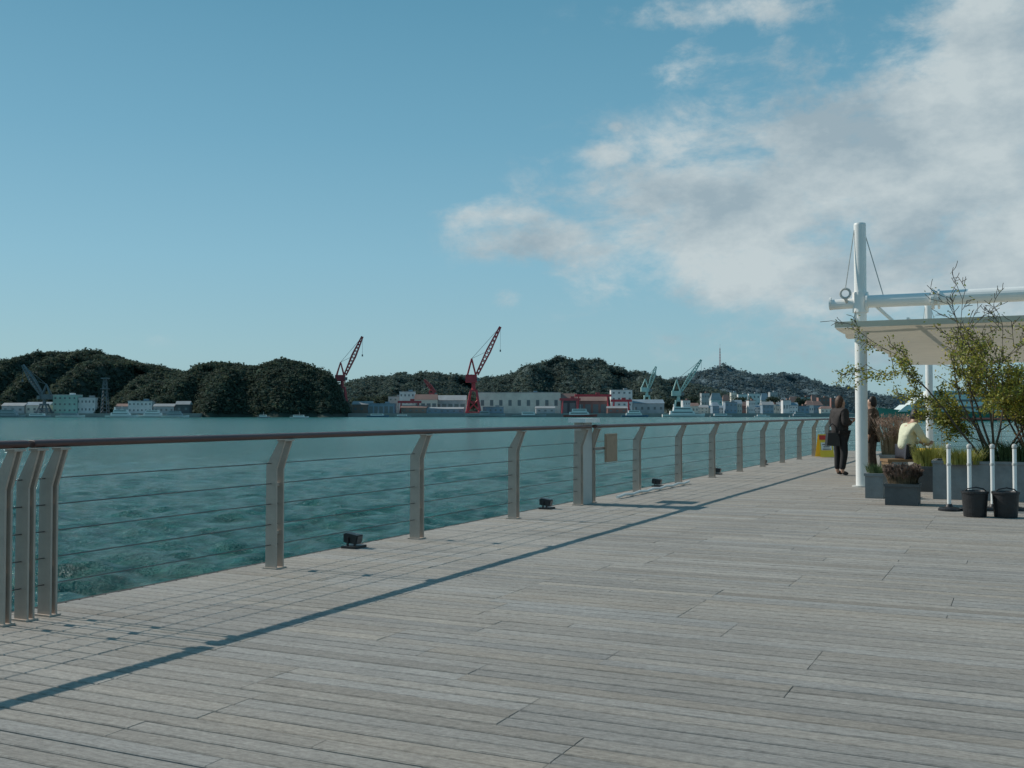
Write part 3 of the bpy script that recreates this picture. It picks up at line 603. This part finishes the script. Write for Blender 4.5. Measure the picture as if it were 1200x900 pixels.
for i,(px,yt,D) in enumerate(((425,464,880),(447,462,890),(522,460,885),(553,464,880),(700,460,900),(752,462,890),(782,465,880),(812,464,900),(868,465,1000),(905,464,1000),(940,465,1010),(117,466,750),(196,464,738),(45,466,760))):
    far_tree(px,yt,D,'dark round tree behind the shore buildings, '+tl[i])
# ---------------------------------------------------------------- cranes
red=mat('red crane paint',(.50,.045,.06),.6,0,.2,.3); dred=mat('dark red crane paint',(.36,.06,.07),.6,0,.2,.3); grn=mat('pale green crane paint',(.32,.50,.46),.6,0,.15,.3); dgr=mat('dark grey crane paint',(.12,.145,.16),.6,0,.2,.3)
def crane(label,px,D,hp,body,L_,ang,m,ww=8,name='luffing_crane',r=.35,af=10,mir=1):
    o=thing(name,label,'crane',((px-600)/F*D,D,1.1),0)
    for sx in(-1,1):
        for sy in(-1,1): MB().tube((sx*ww/2,sy*4,0),(sx*ww*.22,sy*2,hp),r*1.5,r*1.2,6).build('leg',m,o)
    p=MB(); p.box((0,0,.8),(ww+2,9.5,1.0)).box((0,0,hp),(ww*.6,5,1.2)).box((0,0,hp*.5),(ww*.72,6,.7)).tube((0,0,hp),(0,0,hp+body*.5),ww*.16,ww*.14,12)
    for sy in(-4,4): p.tube((-ww/2,sy,1),(ww*.33,sy*.7,hp*.6),r*.6,n=5).tube((ww/2,sy,1),(-ww*.33,sy*.7,hp*.6),r*.6,n=5)
    p.build('portal',m,o)
    z=hp+body*.5; MB().box((-mir*ww*.18,0,z+body*.25),(ww*.85,4,body*.5)).box((-mir*ww*.5,0,z+body*.2),(ww*.2,4.4,body*.35)).build('machine_house',m,o)
    MB().box((mir*ww*.36,-2.2,z+body*.2),(2,2,2.4)).build('cab',win,o)
    bx=mir*ww*.25; zt=z+body*.5; ex=bx+mir*L_*math.cos(ang); ez=zt+L_*math.sin(ang); mid=(bx+(ex-bx)*.5,0,zt+(ez-zt)*.5)
    MB().lattice((bx,0,zt),mid,1.6,3.0,6,r).lattice(mid,(ex,0,ez),3.0,1.0,6,r).build('boom',m,o)
    ax=-mir*ww*.15; MB().tube((bx-mir*1,1.5,zt),(ax,0,zt+af),r,n=6).tube((bx-mir*1,-1.5,zt),(ax,0,zt+af),r,n=6).tube((ax-mir*3,1.5,zt),(ax,0,zt+af),r,n=6).tube((ax-mir*3,-1.5,zt),(ax,0,zt+af),r,n=6).build('frame',m,o)
    for q in((ex,0,ez),mid): MB().tube((ax,0,zt+af),q,.16,n=4).build('stay_cable',dgr,o)
    MB().tube((ex,0,ez),(ex,0,ez-L_*.45),.12,n=4).box((ex,0,ez-L_*.45),(1,1,1.6)).build('hook',dgr,o)
    return o
crane('large bright red luffing crane standing alone at the shipyard quay',555,800,17,12,40,math.radians(64),red,10,r=.65,af=12)
crane('dark red crane beside the wooded headland',401,835,20,10,33,math.radians(66),dred,9,r=.55,af=10)
crane('dark grey crane at the far left shore, boom leaning left',52,732,6,7,24,math.radians(57),dgr,8,r=.45,af=7,mir=-1)
crane('tall pale green crane right of the shipyard, boom leaning right',795,860,10,8,30,math.radians(57),grn,9,r=.45,af=9)
crane('small pale green crane left of the tall green one',758,870,14,7,18,math.radians(72),grn,8,r=.4,af=7)
crane('small dark red crane above the cream shed',508,880,12,5,14,math.radians(130),dred,6,r=.4,af=5)
def gantry(px,D,w_,h,label,m):
    g=thing('gantry_crane',label,'crane',((px-600)/F*D,D,1.1),0)
    for x in(-w_/2,w_/2):
        for y in(-3,3): MB().tube((x,y,0),(x*.92,y*.3,h),.55,.45,6).build('leg',m,g)
    MB().box((0,0,h+.6),(w_+4,2.2,1.8)).build('girder',m,g); MB().box((w_*.15,0,h+2.2),(3,2.4,1.4)).build('trolley',dred,g)
gantry(695,815,24,13,'red gantry frame on legs in front of the red brown workshop',red); gantry(728,812,12,9,'smaller red gantry frame in front of the white factory tower',red); gantry(480,812,14,8,'low dark red gantry frame below the white office block',dred); gantry(668,812,12,10,'narrow dark red gantry frame beside the pale shipyard hall',dred)
for lab,px,D,h,m,wd in(('dark lattice tower between the far left harbour buildings',123,732,24,dgr,4.5),('thin dark red radio mast on the far blue hill',844,2450,0,dred,7)):
    if h: base=((px-600)/F*D,D,1.1); z1=h
    else: base=((px-600)/F*D,D,H+(HZ-432)/F*D-12); z1=(432-408)/F*D+12
    o=thing('lattice_tower' if h else 'radio_mast',lab,'tower' if h else 'mast',base); MB().lattice((0,0,0),(0,0,z1),wd*(1 if h else .6),wd*.35 if h else 1.2,9,.3 if h else .3).build('tower_frame',m,o)
    if h:
        MB().box((0,0,z1),(wd,wd,.8)).build('platform',m,o); MB().box((0,0,z1*.7),(wd*1.1,wd*1.1,.5)).build('platform',m,o)
    else: MB().tube((0,0,z1),(0,0,z1+10),.5,.3,6).build('antenna',white,o)
# ---------------------------------------------------------------- boats
def boat(px0,px1,D,hm_,sm,label,decks=2,fb=None,funnel=False,rz=0,name='boat',sf=.6,cat='boat',mh=None):
    Ln=(px1-px0)/F*D; Bm=max(1.6,Ln*.2); fb=fb or max(.7,Ln*.06); o=thing(name,label,cat,(((px0+px1)/2-600)/F*D,D,WZ),rz)
    st=[(-.5,.75,1.0),(-.4,.95,1.0),(0,1,1.0),(.25,.9,1.08),(.4,.55,1.25),(.5,.04,1.45)]; b=MB()
    for x,wf,hf in st:
        for y,z in((-.5,1),(-.42,.3),(-.2,-.35),(.2,-.35),(.42,.3),(.5,1)): b.v.append(Vector((x*Ln+(.0 if z>0 or x<.45 else -.04*Ln),y*Bm*wf,z*fb*hf)))
    for i in range(5):
        for j in range(5): b.f.append([i*6+j,i*6+j+1,i*6+6+j+1,i*6+6+j])
        b.f.append([i*6+5,i*6,i*6+6,i*6+11])
    b.f.append(list(range(6))[::-1]); b.f.append([30+i for i in range(6)]); b.build('hull',hm_,o)
    z=fb; hh=max(1.1,min(2.6,Ln*.09)); l=Ln*sf
    for d in range(decks):
        ll=l*(1-.25*d); MB().prism([(-ll*.55,z),(ll*.45,z),(ll*.38,z+hh),(-ll*.53,z+hh)],'y',-Bm*.36,Bm*.36).build('cabin',sm,o)
        MB().box((-ll*.07,0,z+hh*.6),(ll*.8,Bm*.73,hh*.3)).build('window',win,o); z+=hh
    MB().tube((0,0,z),(0,0,z+(mh or hh*1.6)),.12*max(.5,Ln/30),.05,6).box((0,0,z+hh),(.1,Bm*.3,.15)).build('radar_mast',sm,o)
    if funnel: MB().tube((-l*.35,0,z-hh),(-l*.37,0,z+hh*.9),Bm*.13,Bm*.11,14).build('funnel',hm_,o)
    for sy in(-1,1): MB().tube((-.48*Ln,sy*Bm*.42,fb+.9),(.3*Ln,sy*Bm*.42,fb+1.0),.05,n=4).build('rail',sm,o)
    return o
wp=mat('white boat paint',(.76,.76,.74),.4,0,.08,.5); gp=mat('grey boat paint',(.32,.35,.37),.5,0,.1,.5); gh=mat('green ship hull',(.06,.22,.17),.5,0,.15,.4); bh=mat('blue boat hull',(.08,.16,.26),.5,0,.1,.5); rh_=mat('red boat hull',(.30,.07,.06),.5,0,.1,.5)
sw=mat('greenish white ship paint',(.62,.68,.65),.5,0,.1,.4)
boat(-8,30,708,gp,gp,'grey workboat moored at the far left edge',2); boat(30,60,710,gp,wp,'small grey and white boat below the dark crane',1)
boat(124,162,700,wp,wp,'white two deck ferry moored left of the other passenger boats',2,funnel=True); boat(160,196,708,wp,wp,'white passenger boat between the two deck ferry and the workboat',2,rz=math.pi); boat(190,222,702,wp,gp,'white workboat nearest the wooded headland',2)
boat(66,100,710,wp,gp,'low white boat in front of the pale green building',1)
boat(340,362,620,wp,wp,'small white motorboat crossing the channel below the headland',1,name='motorboat'); boat(302,316,640,gp,wp,'tiny motorboat left of the crossing white one',1,name='motorboat')
boat(430,456,770,bh,wp,'blue hulled boat moored by the blue warehouse',1); boat(462,482,772,gp,wp,'small grey boat moored below the office block',1)
boat(545,592,770,gp,gp,'low dark barge moored under the large red crane',1,sf=.25,name='barge'); boat(600,640,775,gp,wp,'low grey tug in front of the pale shipyard hall',1,sf=.4)
boat(660,700,772,rh_,wp,'red hulled ship moored below the red gantry',2); boat(728,760,775,bh,wp,'blue hulled ship with white deckhouse below the grey shed',2)
boat(776,826,775,wp,wp,'white vessel moored below the tall pale green crane',2,funnel=True); boat(832,858,780,gp,wp,'small boat moored at the left end of the town',1); boat(884,902,770,wp,wp,'small white boat in front of the town',1,name='motorboat')
boat(1028,1200,400,gh,sw,'large white and green ship moored behind the canopy and shrub',3,fb=3.4,funnel=True,name='ship',sf=.85,cat='ship',rz=math.pi,mh=7)
boat(925,950,775,gp,gp,'grey tug at the right end of the shore town',2)
